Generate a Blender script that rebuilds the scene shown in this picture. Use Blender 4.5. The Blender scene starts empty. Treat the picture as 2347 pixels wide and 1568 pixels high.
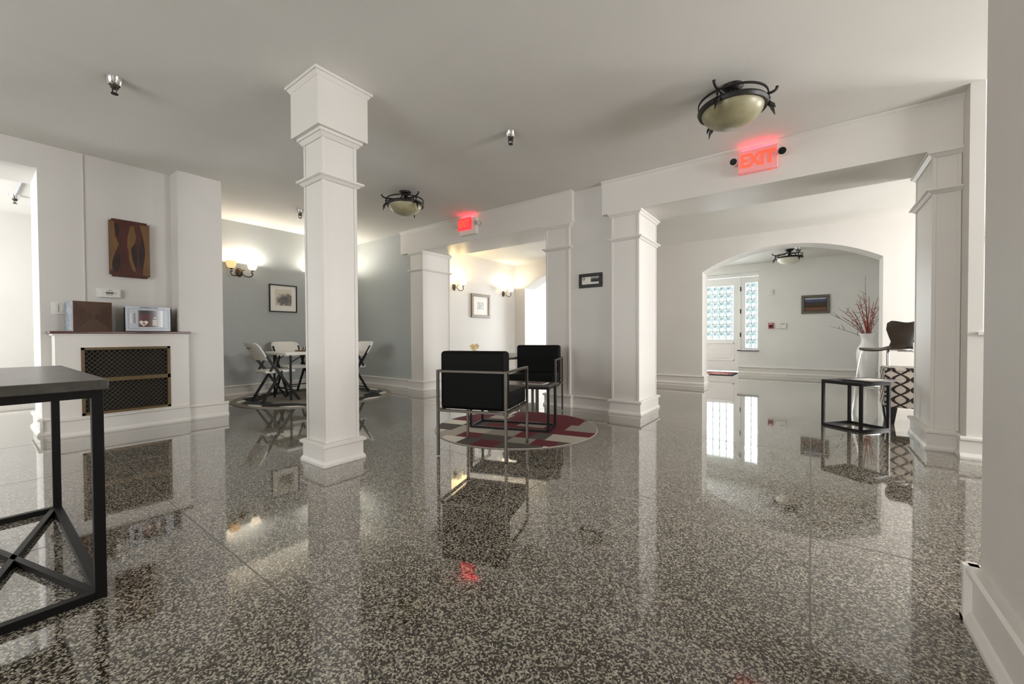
import bpy, bmesh, math, random
from mathutils import Vector, Matrix
random.seed(7)
S = bpy.context.scene
COL = S.collection
R = math.radians

# ------------------------------------------------------------------ camera
FPX, W, HP = 922.56, 2347, 1568
CAMH = 0.85
yaw, pit, rol = R(36.611), R(-0.874), R(-0.275)
fw = Vector((-math.sin(yaw)*math.cos(pit), math.cos(yaw)*math.cos(pit), math.sin(pit)))
r0 = Vector((math.cos(yaw), math.sin(yaw), 0)); u0 = r0.cross(fw)
rt = r0*math.cos(rol)+u0*math.sin(rol); up = u0*math.cos(rol)-r0*math.sin(rol)
cam = bpy.data.objects.new('camera', bpy.data.cameras.new('camera')); COL.objects.link(cam)
cam.data.sensor_width = 36; cam.data.lens = FPX/W*36
cam.data.clip_start = .02
cam.matrix_world = Matrix(((rt.x, up.x, -fw.x, 0), (rt.y, up.y, -fw.y, 0), (rt.z, up.z, -fw.z, CAMH), (0, 0, 0, 1)))
S.camera = cam

# ------------------------------------------------------------------ world, view, daylight at the windows
S.view_settings.view_transform = 'Standard'; S.view_settings.look = 'None'
S.view_settings.gamma = 1; S.view_settings.use_curve_mapping = False
S.view_settings.exposure = 0.98
wd = bpy.data.worlds.new('sky'); S.world = wd; wd.use_nodes = True
wd.node_tree.nodes['Background'].inputs[0].default_value = (.80, .90, 1, 1)
wd.node_tree.nodes['Background'].inputs[1].default_value = 1.6
S.cycles.max_bounces = 10; S.cycles.diffuse_bounces = 6; S.cycles.glossy_bounces = 4
S.cycles.transparent_max_bounces = 12; S.cycles.sample_clamp_indirect = 6
S.cycles.use_denoising = True; S.cycles.caustics_reflective = False; S.cycles.caustics_refractive = False

def area(name, loc, direction, sx, sy, power, col=(1, 1, 1)):
    l = bpy.data.lights.new(name, 'AREA'); l.shape = 'RECTANGLE'; l.size = sx; l.size_y = sy
    l.energy = power; l.color = col
    o = bpy.data.objects.new(name, l); COL.objects.link(o); o.location = loc
    o.rotation_euler = Vector(direction).to_track_quat('-Z', 'Z' if abs(direction[2]) < .9 else 'Y').to_euler()
    return o
# sky daylight just outside each window of the house
area('daylight_front_door', (-1.6, 10.75, 1.25), (0, -1, 0), 1.5, 2.2, 85, (.96, .98, 1))
area('daylight_front_window', (-3.5, 10.62, 1.35), (0, -1, 0), 1.9, 1.5, 130, (.95, .98, 1))
area('daylight_side_room', (-7.3, -2.45, 1.4), (0, 1, 0), 1.9, 1.6, 95, (.96, .98, 1))
area('daylight_passage', (4.36, 2.95, 1.45), (-1, 0, 0), 1.5, 1.5, 100, (1, .97, .95))
area('daylight_back', (-2.2, -3.42, 1.5), (0, 1, 0), 2.8, 1.5, 58, (1, .97, .93))
area('daylight_office', (4.36, 6.6, 1.5), (-1, 0, 0), 3.4, 1.5, 380, (1, .98, .96))

# ------------------------------------------------------------------ materials
M = {}
def mat(name, col, rough=.5, metal=0, emis=None, es=0, spec=.5, alpha=None):
    m = bpy.data.materials.new(name); m.use_nodes = True
    b = m.node_tree.nodes['Principled BSDF']
    b.inputs['Base Color'].default_value = (*col, 1); b.inputs['Roughness'].default_value = rough
    b.inputs['Metallic'].default_value = metal; b.inputs['Specular IOR Level'].default_value = spec
    if emis: b.inputs['Emission Color'].default_value = (*emis, 1); b.inputs['Emission Strength'].default_value = es
    M[name] = m; return m
def N(m, t): return m.node_tree.nodes.new(t)
def L(m, a, b): m.node_tree.links.new(a, b)
def bsdf(m): return m.node_tree.nodes['Principled BSDF']
def coords(m, scale=(1, 1, 1), rot=(0, 0, 0), out='Object'):
    t = N(m, 'ShaderNodeTexCoord'); mp = N(m, 'ShaderNodeMapping')
    mp.inputs['Scale'].default_value = scale; mp.inputs['Rotation'].default_value = rot
    L(m, t.outputs[out], mp.inputs[0]); return mp.outputs[0]
def ramp(m, fac, stops, const=False):
    r = N(m, 'ShaderNodeValToRGB'); cr = r.color_ramp
    if const: cr.interpolation = 'CONSTANT'
    while len(cr.elements) < len(stops): cr.elements.new(.5)
    for e, (p, c) in zip(cr.elements, stops): e.position = p; e.color = (*c, 1)
    L(m, fac, r.inputs[0]); return r.outputs[0]
def noise(m, vec, scale, detail=3, rough=.5):
    n = N(m, 'ShaderNodeTexNoise'); n.inputs['Scale'].default_value = scale; n.inputs['Detail'].default_value = detail
    n.inputs['Roughness'].default_value = rough; L(m, vec, n.inputs['Vector']); return n.outputs['Fac']
def bump(m, h, strength, dist=.01):
    b = N(m, 'ShaderNodeBump'); b.inputs['Strength'].default_value = strength; b.inputs['Distance'].default_value = dist
    L(m, h, b.inputs['Height']); L(m, b.outputs[0], bsdf(m).inputs['Normal'])
def paint(name, col, var=.04, rough=.6, bs=.15):
    m = mat(name, col, rough, spec=.35); v = coords(m)
    c2 = tuple(max(0, c-var) for c in col)
    L(m, ramp(m, noise(m, v, 1.7, 4), [(.3, c2), (.7, col)]), bsdf(m).inputs['Base Color'])
    bump(m, noise(m, v, 140, 2), bs, .002); return m
paint('wall_white', (.692, .668, .634))
paint('foyer_white_brightened', (.80, .80, .775))  # cool light grey, raised so the colour itself brightens the foyer walls
paint('trim_white', (.735, .707, .667), .02, .4, .05)
paint('ceiling_white', (.79, .775, .735), .03, .8, .4)
paint('wall_bluegrey', (.455, .48, .478), .02)
paint('door_white', (.84, .84, .82), .02, .4, .05)
mat('black_metal', (.005, .005, .005), .45, 0, spec=.3)
mat('bronze', (.010, .008, .007), .45, .2)
mat('bronze_light', (.16, .11, .06), .4, .8)
mat('chrome', (.75, .75, .74), .12, 1)
mat('steel', (.10, .085, .07), .38, .75)
mat('black_leather', (.003, .003, .003), .6, spec=.12)
mat('white_plastic', (.80, .79, .75), .45)
mat('device_white', (.78, .77, .72), .5)
mat('dark_glass', (.01, .01, .01), .1)
mat('brown_shell', (.035, .02, .013), .3)
mat('black_wood', (.012, .011, .011), .35)
mat('white_ceramic', (.86, .86, .85), .12)
mat('mat_board', (.83, .81, .76), .8)
mat('black_frame', (.012, .011, .011), .35)
mat('grey_metal', (.50, .53, .57), .4, .3)
mat('paper', (.78, .75, .68), .7)
mat('red_plastic', (.35, .02, .03), .4)
mat('rubber', (.02, .02, .02), .8)
mat('stem_green', (.10, .2, .05), .6)
mat('petal', (.85, .68, .38), .6)
mat('branch_red', (.30, .045, .03), .6)
mat('branch_grey', (.16, .12, .10), .7)
mat('red_letter', (.8, .08, .05), .4, emis=(1, .09, .04), es=.62)
mat('sign_white', (.55, .40, .38), .45, emis=(1, .07, .10), es=.2)
mat('sign_body', (.78, .75, .68), .5)
mat('sign_red', (.8, .05, .06), .4, emis=(1, .05, .07), es=.4)
mat('sign_added_glow', (.8, .05, .06), .4, emis=(1, .04, .07), es=5)  # emission of the strip added to throw red onto the ceiling
mat('rug_red', (.115, .006, .012), .95); mat('rug_cream', (.70, .66, .56), .95)
mat('rug_grey', (.27, .245, .21), .95); mat('rug_brown', (.075, .06, .05), .95); mat('rug_beige', (.42, .38, .32), .95)
mat('rug_black', (.012, .012, .012), .95); mat('rug_charcoal', (.06, .065, .065), .95); mat('rug_white', (.72, .70, .65), .95)
for k in ('rug_red', 'rug_cream', 'rug_grey', 'rug_brown', 'rug_beige', 'rug_black', 'rug_charcoal', 'rug_white'):
    bump(M[k], noise(M[k], coords(M[k]), 260, 2), .6, .004)

def terrazzo():
    m = mat('terrazzo', (.3, .28, .25), .07, spec=.5); v = coords(m)
    vo = N(m, 'ShaderNodeTexVoronoi'); vo.inputs['Scale'].default_value = 205; L(m, v, vo.inputs['Vector'])
    sp = N(m, 'ShaderNodeSeparateColor'); L(m, vo.outputs['Color'], sp.inputs[0])
    c1 = ramp(m, sp.outputs[0], [(0, (.007, .005, .003)), (.40, (.016, .012, .007)), (.50, (.10, .085, .062)),
                                 (.62, (.28, .25, .20)), (.84, (.42, .38, .31)), (1, (.62, .57, .48))])
    v2 = N(m, 'ShaderNodeTexVoronoi'); v2.inputs['Scale'].default_value = 420; L(m, v, v2.inputs['Vector'])
    s2 = N(m, 'ShaderNodeSeparateColor'); L(m, v2.outputs['Color'], s2.inputs[0])
    c2 = ramp(m, s2.outputs[1], [(0, (.03, .025, .02)), (.5, (.14, .12, .10)), (1, (.42, .39, .34))])
    mx = N(m, 'ShaderNodeMix'); mx.data_type = 'RGBA'; mx.inputs[0].default_value = .15
    L(m, c1, mx.inputs[6]); L(m, c2, mx.inputs[7])
    L(m, mx.outputs[2], bsdf(m).inputs['Base Color'])
    b = bsdf(m); b.inputs['IOR'].default_value = 1.5
    b.inputs['Coat IOR'].default_value = 1.5; b.inputs['Coat Weight'].default_value = .85; b.inputs['Coat Roughness'].default_value = .03
    L(m, ramp(m, noise(m, v, 1.3, 4), [(.3, (.03,)*3), (.75, (.06,)*3)]), b.inputs['Roughness'])
    bump(m, noise(m, v, 2.2, 2), .05, .02)
terrazzo()
def wood(name, c1, c2, rough=.4, scale=(1.5, 18, 18)):
    m = mat(name, c1, rough); n = noise(m, coords(m, scale), 3, 5, .65)
    L(m, ramp(m, n, [(.3, c1), (.7, c2)]), bsdf(m).inputs['Base Color']); return m
wood('mantel_wood', (.055, .010, .005), (.10, .022, .010), .25, (18, 1.5, 18))
wood('table_top', (.055, .05, .044), (.11, .10, .09), .28, (2, 9, 9))
wood('art_red', (.050, .008, .004), (.085, .017, .008), .5, (8, 8, 2)); wood('art_tan', (.13, .062, .016), (.20, .10, .03), .5, (8, 8, 2))
wood('art_dark', (.012, .004, .005), (.025, .008, .008), .5, (8, 8, 2))
wood('art_side', (.02, .006, .004), (.03, .01, .006), .5)
wood('gold_wood', (.16, .12, .085), (.28, .22, .16), .4); wood('frame_grey', (.10, .085, .065), (.16, .14, .11), .5)
wood('brass_grille', (.10, .062, .018), (.15, .095, .03), .45)
wood('speaker_brown', (.05, .018, .006), (.10, .040, .014), .5)
wood('stone_grey', (.10, .095, .105), (.17, .15, .165), .3)
def galv():
    m = mat('galvanised', (.2, .22, .24), .6, 0); n = noise(m, coords(m), 22, 5, .7)
    L(m, ramp(m, n, [(.3, (.06, .07, .08)), (.7, (.22, .245, .27))]), bsdf(m).inputs['Base Color'])
galv()
def bowl_glass():
    m = mat('amber_bowl', (.46, .41, .26), .35); n = noise(m, coords(m), 9, 4)
    L(m, ramp(m, n, [(.3, (.27, .24, .13)), (.7, (.40, .37, .24))]), bsdf(m).inputs['Base Color'])
bowl_glass()
mat('pale_bowl', (.70, .67, .57), .35)
mat('sconce_glass', (.9, .85, .75), .4, emis=(1, .84, .62), es=1.1)
mat('sconce_glass_warm', (.9, .8, .55), .4, emis=(1, .80, .40), es=1.6)
mat('amber_glass', (.85, .62, .36), .4, emis=(1, .6, .25), es=.45)
def glass_block():
    m = bpy.data.materials.new('glass_block'); m.use_nodes = True; M['glass_block'] = m; nt = m.node_tree
    b = bsdf(m); b.inputs['Base Color'].default_value = (.7, .8, .76, 1); b.inputs['Roughness'].default_value = .1
    tr = N(m, 'ShaderNodeBsdfTransparent'); v = coords(m, out='Object')
    n = noise(m, v, 16, 3, .6)
    L(m, ramp(m, n, [(.36, (.26, .29, .28)), (.48, (.52, .56, .545)), (.64, (.86, .88, .87))]), tr.inputs[0])
    mx = N(m, 'ShaderNodeMixShader'); mx.inputs[0].default_value = .9
    L(m, b.outputs[0], mx.inputs[1]); L(m, tr.outputs[0], mx.inputs[2])
    L(m, mx.outputs[0], nt.nodes['Material Output'].inputs[0])
glass_block()
def window_glass():
    m = bpy.data.materials.new('window_glass'); m.use_nodes = True; M['window_glass'] = m
    b = bsdf(m); b.inputs['Base Color'].default_value = (.8, .9, .9, 1); b.inputs['Roughness'].default_value = .02
    tr = N(m, 'ShaderNodeBsdfTransparent'); mx = N(m, 'ShaderNodeMixShader'); mx.inputs[0].default_value = .94
    L(m, b.outputs[0], mx.inputs[1]); L(m, tr.outputs[0], mx.inputs[2])
    L(m, mx.outputs[0], m.node_tree.nodes['Material Output'].inputs[0])
window_glass()
def trellis():
    # woven upholstery print: dark interlocking ogee lines on oatmeal cloth
    m = mat('trellis_fabric', (.45, .40, .35), .9)
    t = N(m, 'ShaderNodeTexCoord'); sx = N(m, 'ShaderNodeSeparateXYZ'); L(m, t.outputs['Object'], sx.inputs[0])
    def mth(op, a, b=None, c=None):
        n = N(m, 'ShaderNodeMath'); n.operation = op
        for i, q in enumerate((a, b, c)):
            if q is None: continue
            if isinstance(q, (int, float)): n.inputs[i].default_value = q
            else: L(m, q, n.inputs[i])
        return n.outputs[0]
    u = mth('ADD', sx.outputs[0], mth('MULTIPLY', sx.outputs[1], .8)); z = sx.outputs[2]
    k = 2*math.pi/.13; kz = 2*math.pi/.19
    w = mth('MULTIPLY', mth('SINE', mth('MULTIPLY', z, kz)), 1.25)
    a = mth('ABSOLUTE', mth('SINE', mth('ADD', mth('MULTIPLY', u, k/2), w)))
    b = mth('ABSOLUTE', mth('SINE', mth('SUBTRACT', mth('MULTIPLY', u, k/2), w)))
    f = mth('MINIMUM', a, b)
    L(m, ramp(m, f, [(0, (.022, .014, .012)), (.30, (.022, .014, .012)), (.36, (.45, .40, .35)), (1, (.48, .43, .38))]), bsdf(m).inputs['Base Color'])
trellis()

# ------------------------------------------------------------------ mesh helpers
class MB:
    def __init__(s): s.v = []; s.f = []; s.mi = []
    def add(s, vs, fs, mi=0):
        o = len(s.v); s.v += [tuple(p) for p in vs]; s.f += [tuple(i+o for i in f) for f in fs]; s.mi += [mi]*len(fs); return s
    def box(s, x0, x1, y0, y1, z0, z1, mi=0):
        v = [(x, y, z) for z in (z0, z1) for y in (y0, y1) for x in (x0, x1)]
        return s.add(v, [(0, 2, 3, 1), (4, 5, 7, 6), (0, 1, 5, 4), (2, 6, 7, 3), (0, 4, 6, 2), (1, 3, 7, 5)], mi)
    def bar(s, a, b, w, h, mi=0, upv=(0, 0, 1)):
        a = Vector(a); b = Vector(b); d = (b-a).normalized(); u = Vector(upv)
        if abs(d.dot(u)) > .99: u = Vector((0, 1, 0))
        x = d.cross(u).normalized(); y = x.cross(d)
        v = [p+x*sx*w/2+y*sy*h/2 for p in (a, b) for sy in (-1, 1) for sx in (-1, 1)]
        return s.add(v, [(0, 1, 3, 2), (4, 6, 7, 5), (0, 4, 5, 1), (2, 3, 7, 6), (0, 2, 6, 4), (1, 5, 7, 3)], mi)
    def tube(s, pts, r, n=8, mi=0, cap=True):
        pts = [Vector(p) for p in pts]; rs = r if isinstance(r, (list, tuple)) else [r]*len(pts)
        o = []; ref = None
        for i, p in enumerate(pts):
            d = (pts[min(i+1, len(pts)-1)]-pts[max(i-1, 0)]).normalized()
            if ref is None: ref = Vector((0, 0, 1)) if abs(d.z) < .9 else Vector((1, 0, 0))
            x = d.cross(ref)
            if x.length < 1e-4: x = d.orthogonal()
            x.normalize(); y = x.cross(d); ref = y.cross(x)*-1 if False else ref
            o += [p+(x*math.cos(2*math.pi*k/n)+y*math.sin(2*math.pi*k/n))*rs[i] for k in range(n)]
        f = [(i*n+k, i*n+(k+1) % n, (i+1)*n+(k+1) % n, (i+1)*n+k) for i in range(len(pts)-1) for k in range(n)]
        if cap: f += [tuple(range(n))[::-1], tuple((len(pts)-1)*n+k for k in range(n))]
        return s.add(o, f, mi)
    def lathe(s, prof, n=32, c=(0, 0, 0), mi=0):
        o = [(c[0]+r*math.cos(2*math.pi*k/n), c[1]+r*math.sin(2*math.pi*k/n), c[2]+z) for r, z in prof for k in range(n)]
        f = [(i*n+k, i*n+(k+1) % n, (i+1)*n+(k+1) % n, (i+1)*n+k) for i in range(len(prof)-1) for k in range(n)]
        return s.add(o, f, mi)
    def prism(s, poly, axis, a, b, mi=0):
        def P(u, w, t): return {0: (t, u, w), 1: (u, t, w), 2: (u, w, t)}[axis]
        n = len(poly); v = [P(*q, a) for q in poly]+[P(*q, b) for q in poly]
        f = [tuple(range(n))[::-1], tuple(range(n, 2*n))]+[(i, (i+1) % n, n+(i+1) % n, n+i) for i in range(n)]
        return s.add(v, f, mi)
    def mesh(s, name, mats, smooth=False):
        me = bpy.data.meshes.new(name); me.from_pydata(s.v, [], s.f)
        for k in (mats if isinstance(mats, (list, tuple)) else [mats]): me.materials.append(M[k])
        me.polygons.foreach_set('material_index', s.mi)
        bm = bmesh.new(); bm.from_mesh(me); bmesh.ops.recalc_face_normals(bm, faces=bm.faces); bm.to_mesh(me); bm.free()
        if smooth:
            me.polygons.foreach_set('use_smooth', [True]*len(me.polygons))
            me.set_sharp_from_angle(angle=R(38))
        return me
    def build(s, name, mats, parent=None, smooth=False, bevel=0, seg=2, loc=None, rz=0):
        o = bpy.data.objects.new(name, s.mesh(name, mats, smooth or bevel > 0)); COL.objects.link(o)
        if parent: o.parent = parent
        if loc: o.location = loc
        o.rotation_euler.z = rz
        if bevel:
            b = o.modifiers.new('bevel', 'BEVEL'); b.width = bevel; b.segments = seg; b.limit_method = 'ANGLE'; b.angle_limit = R(40)
        return o
def box(name, m, x0, x1, y0, y1, z0, z1, parent=None, bevel=0, seg=2): return MB().box(x0, x1, y0, y1, z0, z1).build(name, m, parent, bevel=bevel, seg=seg)
def tag(o, label, cat, group=None):
    o['label'] = label; o['category'] = cat
    if group: o['group'] = group
    return o
def thing(name, label, cat, loc=(0, 0, 0), rz=0, group=None):
    o = bpy.data.objects.new(name, None); COL.objects.link(o); o.location = loc; o.rotation_euler.z = rz
    o.empty_display_size = .1
    return tag(o, label, cat, group)
def struct(o, label=None):
    o['kind'] = 'structure'
    if label: o['label'] = label
    return o
def dup(root, loc, rz, label, group=None):
    r = root.copy(); COL.objects.link(r); r.location = loc; r.rotation_euler.z = rz; r['label'] = label
    if group: r['group'] = group
    for ch in list(root.children):
        c = ch.copy(); COL.objects.link(c); c.parent = r
        for g in list(ch.children):
            d = g.copy(); COL.objects.link(d); d.parent = c
    return r
def text(name, body, size, m, parent, mtx, extrude=.001, sx=1, bold=0):
    cu = bpy.data.curves.new(name, 'FONT'); cu.body = body; cu.size = size; cu.extrude = extrude
    cu.offset = bold; cu.align_x = 'CENTER'; cu.align_y = 'CENTER'
    t = bpy.data.objects.new(name, cu); COL.objects.link(t)
    dg = bpy.context.evaluated_depsgraph_get(); me = bpy.data.meshes.new_from_object(t.evaluated_get(dg))
    bpy.data.objects.remove(t); me.name = name; me.materials.clear(); me.materials.append(M[m])
    me.transform(Matrix.Diagonal((sx, 1, 1, 1)))
    o = bpy.data.objects.new(name, me); COL.objects.link(o); o.parent = parent; o.matrix_local = mtx; return o
# lettering/plate frame on a wall facing -Y (axis Y) or +X (axis X): local x = reading direction, y = up, z = outwards
FY = Matrix(((1, 0, 0, 0), (0, 0, -1, 0), (0, 1, 0, 0), (0, 0, 0, 1)))
FX = Matrix(((0, 0, 1, 0), (1, 0, 0, 0), (0, 1, 0, 0), (0, 0, 0, 1)))

# ================================================================== STRUCTURE
CZ, MZ, FZ = 2.54, 2.45, 2.41
fl = struct(box('floor', 'terrazzo', -8.7, 4.3, -3.3, 10.5, -.1, 0), 'polished grey and brown speckled terrazzo floor')
mat('divider', (.13, .115, .095), .3, 0)
for k in range(9):      # thin metal divider strips set flush in the terrazzo
    x = -5.0+k*1.25
    if k < 5: box('divider_strip', 'divider', x, x+.004, -3.2, 4.15, 0, .0006, fl)
for k in range(5):
    y = -2.4+k*1.5; box('divider_strip', 'divider', -5.05, .38, y, y+.004, 0, .0006, fl)
struct(box('ceiling', 'ceiling_white', -8.7, 4.3, -3.3, 4.5, CZ, CZ+.1), 'matte grey-white plaster ceiling of the main room')
struct(box('ceiling_middle', 'ceiling_white', -5.55, 1.3, 4.5, 7.5, MZ, CZ+.1), 'plaster ceiling of the middle room')
struct(box('ceiling_foyer', 'ceiling_white', -5.55, 1.3, 7.5, 10.5, FZ, CZ+.1), 'plaster ceiling of the foyer')
struct(box('ceiling_office', 'ceiling_white', 1.3, 4.3, 4.5, 10.5, CZ, CZ+.1), 'plaster ceiling beyond the pass-through')

def wall(name, m, boxes, label):
    b = MB()
    for q in boxes: b.box(*q)
    return struct(b.build(name, m), label)
wall('wall_left', 'wall_white', [(-6.0, -5.38, .365, 1.65, 0, CZ), (-6.0, -5.38, -.95, .365, 2.32, CZ), (-6.0, -5.38, -3.3, -.95, 0, CZ), (-5.38, -5.155, 1.27, 1.65, 0, CZ)],
     'white plaster wall with the open doorway and the chimney pier')
wall('wall_alcove_left', 'wall_bluegrey', [(-6.85, -6.75, 1.55, 4.3, 0, CZ), (-6.85, -6.0, 1.55, 1.65, 0, CZ)], 'blue-grey accent wall behind the folding table')
wall('wall_alcove_back', 'wall_bluegrey', [(-6.85, -5.14, 4.27, 4.8, 0, CZ)], 'blue-grey accent wall beside the far pillar')
wall('wall_middle', 'wall_white', [(-2.60, -1.46, 4.265, 4.8, 0, CZ)], 'white wall between the two pillars with the small certificate')
wall('wall_gallery', 'wall_white', [(-5.55, -5.45, 4.8, 10.3, 0, CZ)], 'white wall with two lit sconces in the middle room')
wall('wall_partition', 'foyer_white_brightened', [(1.2, 1.3, 7.85, 10.3, 0, CZ)], 'white partition wall at the right side of the foyer')
wall('wall_right', 'wall_white', [(.398, .95, -3.3, 1.735, 0, CZ)], 'white wall end close on the right')
wall('wall_stub', 'wall_white', [(.855, .925, 4.05, 4.8, 0, CZ), (.925, 4.3, 4.05, 4.2, 0, .84)], 'white half wall with pass-through beside the right pillar')
wall('wall_side_far', 'wall_white', [(-8.7, -8.6, -2.4, 1.7, 0, CZ), (-8.7, -6.0, 1.65, 1.75, 0, CZ)], 'white far wall of the side room')
def wall_x_hole(name, m, y0, y1, X0, X1, hx0, hx1, hz0, hz1, label, top=CZ):
    bs = [(X0, hx0, y0, y1, 0, top), (hx1, X1, y0, y1, 0, top), (hx0, hx1, y0, y1, hz1, top)]
    if hz0 > 0: bs.append((hx0, hx1, y0, y1, 0, hz0))
    return wall(name, m, bs, label)
def wall_y_hole(name, m, x0, x1, Y0, Y1, hy0, hy1, hz0, hz1, label):
    return wall(name, m, [(x0, x1, Y0, hy0, 0, CZ), (x0, x1, hy1, Y1, 0, CZ), (x0, x1, hy0, hy1, hz1, CZ), (x0, x1, hy0, hy1, 0, hz0)], label)
wall_x_hole('wall_back', 'wall_white', -3.3, -3.2, -5.4, .5, -3.7, -.7, .7, 2.2, 'white wall behind the seating room')
wall_x_hole('wall_side_back', 'wall_white', -2.3, -2.2, -8.7, -6.0, -8.3, -6.3, .55, 2.2, 'white window wall of the side room')
wall_y_hole('wall_passage', 'wall_white', 4.2, 4.3, -3.3, 4.2, 2.15, 3.75, .65, 2.2, 'white window wall at the end of the passage')
wall_y_hole('wall_office', 'wall_white', 4.2, 4.3, 4.2, 10.3, 4.9, 8.3, .7, 2.25, 'white window wall beyond the pass-through')
wall('wall_passage_back', 'wall_white', [(.95, 4.3, -3.3, -3.2, 0, CZ)], 'white wall at the near end of the passage')
# front facade with door recess and front window
wall('wall_front', 'foyer_white_brightened', [(-5.55, -4.45, 10.25, 10.5, 0, CZ), (-2.5, -2.36, 10.25, 10.5, 0, CZ), (-4.45, -2.5, 10.25, 10.5, 0, .6), (-4.45, -2.5, 10.25, 10.5, 2.1, CZ),
     (-2.36, -.925, 10.25, 10.5, 2.235, CZ), (-1.30, -.925, 10.25, 10.5, 0, .495), (-.925, 4.3, 10.25, 10.5, 0, CZ)], 'off-white front wall of the foyer')
# arch wall
def arch_wall():
    b = MB(); y0, y1 = 7.45, 7.85; top = MZ
    arches = [(-5.17, -2.9), (-1.49, .787)]
    for a, c in ((-5.5, -5.17), (-2.9, -1.49), (.787, 1.3)): b.box(a, c, y0, y1, 0, top)
    n = 32; zs, zc = 1.915, 2.235
    for a, c in arches:
        half = (c-a)/2; h = zc-zs; rad = (half*half+h*h)/(2*h); cz = zc-rad; mx = (a+c)/2
        xs = [a+(c-a)*i/n for i in range(n+1)]; zz = [cz+math.sqrt(rad*rad-(x-mx)**2) for x in xs]
        for i in range(n):
            v = [(xs[i], y, zz[i]) for y in (y0, y1)]+[(xs[i+1], y, zz[i+1]) for y in (y0, y1)]+[(xs[i], y, top) for y in (y0, y1)]+[(xs[i+1], y, top) for y in (y0, y1)]
            b.add(v, [(0, 2, 6, 4), (1, 5, 7, 3), (0, 1, 3, 2)])
    return struct(b.build('wall_arch', 'wall_white'), 'white wall with a segmental arch opening to the foyer')
arch_wall()

# baseboards: shoe, board and cap
def baseboard(name, a, b, nrm, m='trim_white', h=.15, label=None):
    a = Vector((*a, 0)); b = Vector((*b, 0)); n = Vector((*nrm, 0)); d = (b-a)
    prof = [(0, 0), (.034, 0), (.034, .014), (.022, .032), (.016, .036), (.016, h-.03), (.030, h-.022), (.030, h-.008), (.022, h), (0, h)]
    mb = MB(); v = [p+n*u+Vector((0, 0, z)) for p in (a, b) for u, z in prof]; k = len(prof)
    mb.add(v, [tuple(range(k)), tuple(range(k, 2*k))]+[(i, (i+1) % k, k+(i+1) % k, k+i) for i in range(k)])
    return struct(mb.build(name, m), label or 'white moulded baseboard')
BT = .034
baseboard('baseboard_left', (-5.155, 1.335), (-5.155, 1.65+BT), (1, 0))
baseboard('baseboard_opening', (-5.38, .365), (-5.38, .43), (1, 0))
baseboard('baseboard_jamb', (-6.0, .365), (-5.38+BT, .365), (0, -1))
baseboard('baseboard_alcove_left', (-6.75, 1.65), (-6.75, 4.27), (1, 0), 'alcove_trim' if 'alcove_trim' in M else 'trim_white')
baseboard('baseboard_alcove_back', (-6.75, 4.27), (-5.15, 4.27), (0, -1))
baseboard('baseboard_middle', (-2.30, 4.265), (-1.76, 4.265), (0, -1))
baseboard('baseboard_gallery', (-5.45, 4.8), (-5.45, 7.45), (1, 0))
baseboard('baseboard_arch', (-2.9-BT, 7.45), (-1.49+BT, 7.45), (0, -1))
baseboard('baseboard_arch_jamb', (-1.49, 7.45), (-1.49, 7.85), (1, 0))
baseboard('baseboard_arch_right', (.787, 7.45), (1.3, 7.45), (0, -1))
baseboard('baseboard_front', (-1.30, 10.25), (1.2, 10.25), (0, -1))
baseboard('baseboard_stub', (.855-BT, 4.05), (4.2, 4.05), (0, -1))
baseboard('baseboard_stub_side', (.855, 4.05), (.855, 4.2), (-1, 0))
baseboard('baseboard_right', (.398, -3.2), (.398, 1.735+BT), (-1, 0), h=.17)
baseboard('baseboard_right_end', (.398-BT, 1.735), (.95, 1.735), (0, 1), h=.17)
baseboard('baseboard_side_far', (-8.6, -2.2), (-8.6, 1.65), (1, 0))

# ------------------------------------------------------------------ pillars and beams
def ring(b, x0, x1, y0, y1, z0, z1, o1, o2):
    """moulding around a rectangular post: offset o1 at z0 to o2 at z1"""
    v = [(x, y, z) for z, o in ((z0, o1), (z1, o2)) for x, y in ((x0-o, y0-o), (x1+o, y0-o), (x1+o, y1+o), (x0-o, y1+o))]
    b.add(v, [(0, 1, 2, 3)[::-1], (4, 5, 6, 7)]+[(i, (i+1) % 4, 4+(i+1) % 4, 4+i) for i in range(4)])
def pillar(label, x0, x1, y0, y1, top, neck=1.90, stiles=True, group=None):
    cx, cy = (x0+x1)/2, (y0+y1)/2; hx, hy = (x1-x0)/2, (y1-y0)/2
    t = thing('pillar', label, 'pillar', (cx, cy, 0))
    g = .006
    box('shaft', 'trim_white', -hx+g, hx-g, -hy+g, hy-g, .1, top, t)
    for sx in (-1, 1):
        for sy in (-1, 1):
            ax = sorted((sx*hx, sx*(hx-.022))); ay = sorted((sy*hy, sy*(hy-.022)))
            box('corner_stile', 'trim_white', ax[0], ax[1], ay[0], ay[1], .14, top-.02, t, .002)
    b = MB(); o = .034
    ring(b, -hx, hx, -hy, hy, 0, .016, o-.004, o-.004); ring(b, -hx, hx, -hy, hy, .016, .034, o-.004, .02)
    ring(b, -hx, hx, -hy, hy, .034, .118, .018, .018); ring(b, -hx, hx, -hy, hy, .118, .126, .018, .033); ring(b, -hx, hx, -hy, hy, .126, .142, .034, .034); ring(b, -hx, hx, -hy, hy, .142, .15, .034, .02)
    b.build('base', 'trim_white', t)
    b = MB(); ring(b, -hx, hx, -hy, hy, neck-.03, neck-.012, .005, .022); ring(b, -hx, hx, -hy, hy, neck-.012, neck-.008, .03, .03); ring(b, -hx, hx, -hy, hy, neck-.008, neck+.004, .036, .036)
    b.build('neck_moulding', 'trim_white', t)
    b = MB(); ring(b, -hx, hx, -hy, hy, top-.045, top-.02, .004, .022); ring(b, -hx, hx, -hy, hy, top-.02, top, .03, .03)
    b.build('top_moulding', 'trim_white', t)
    return t
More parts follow.
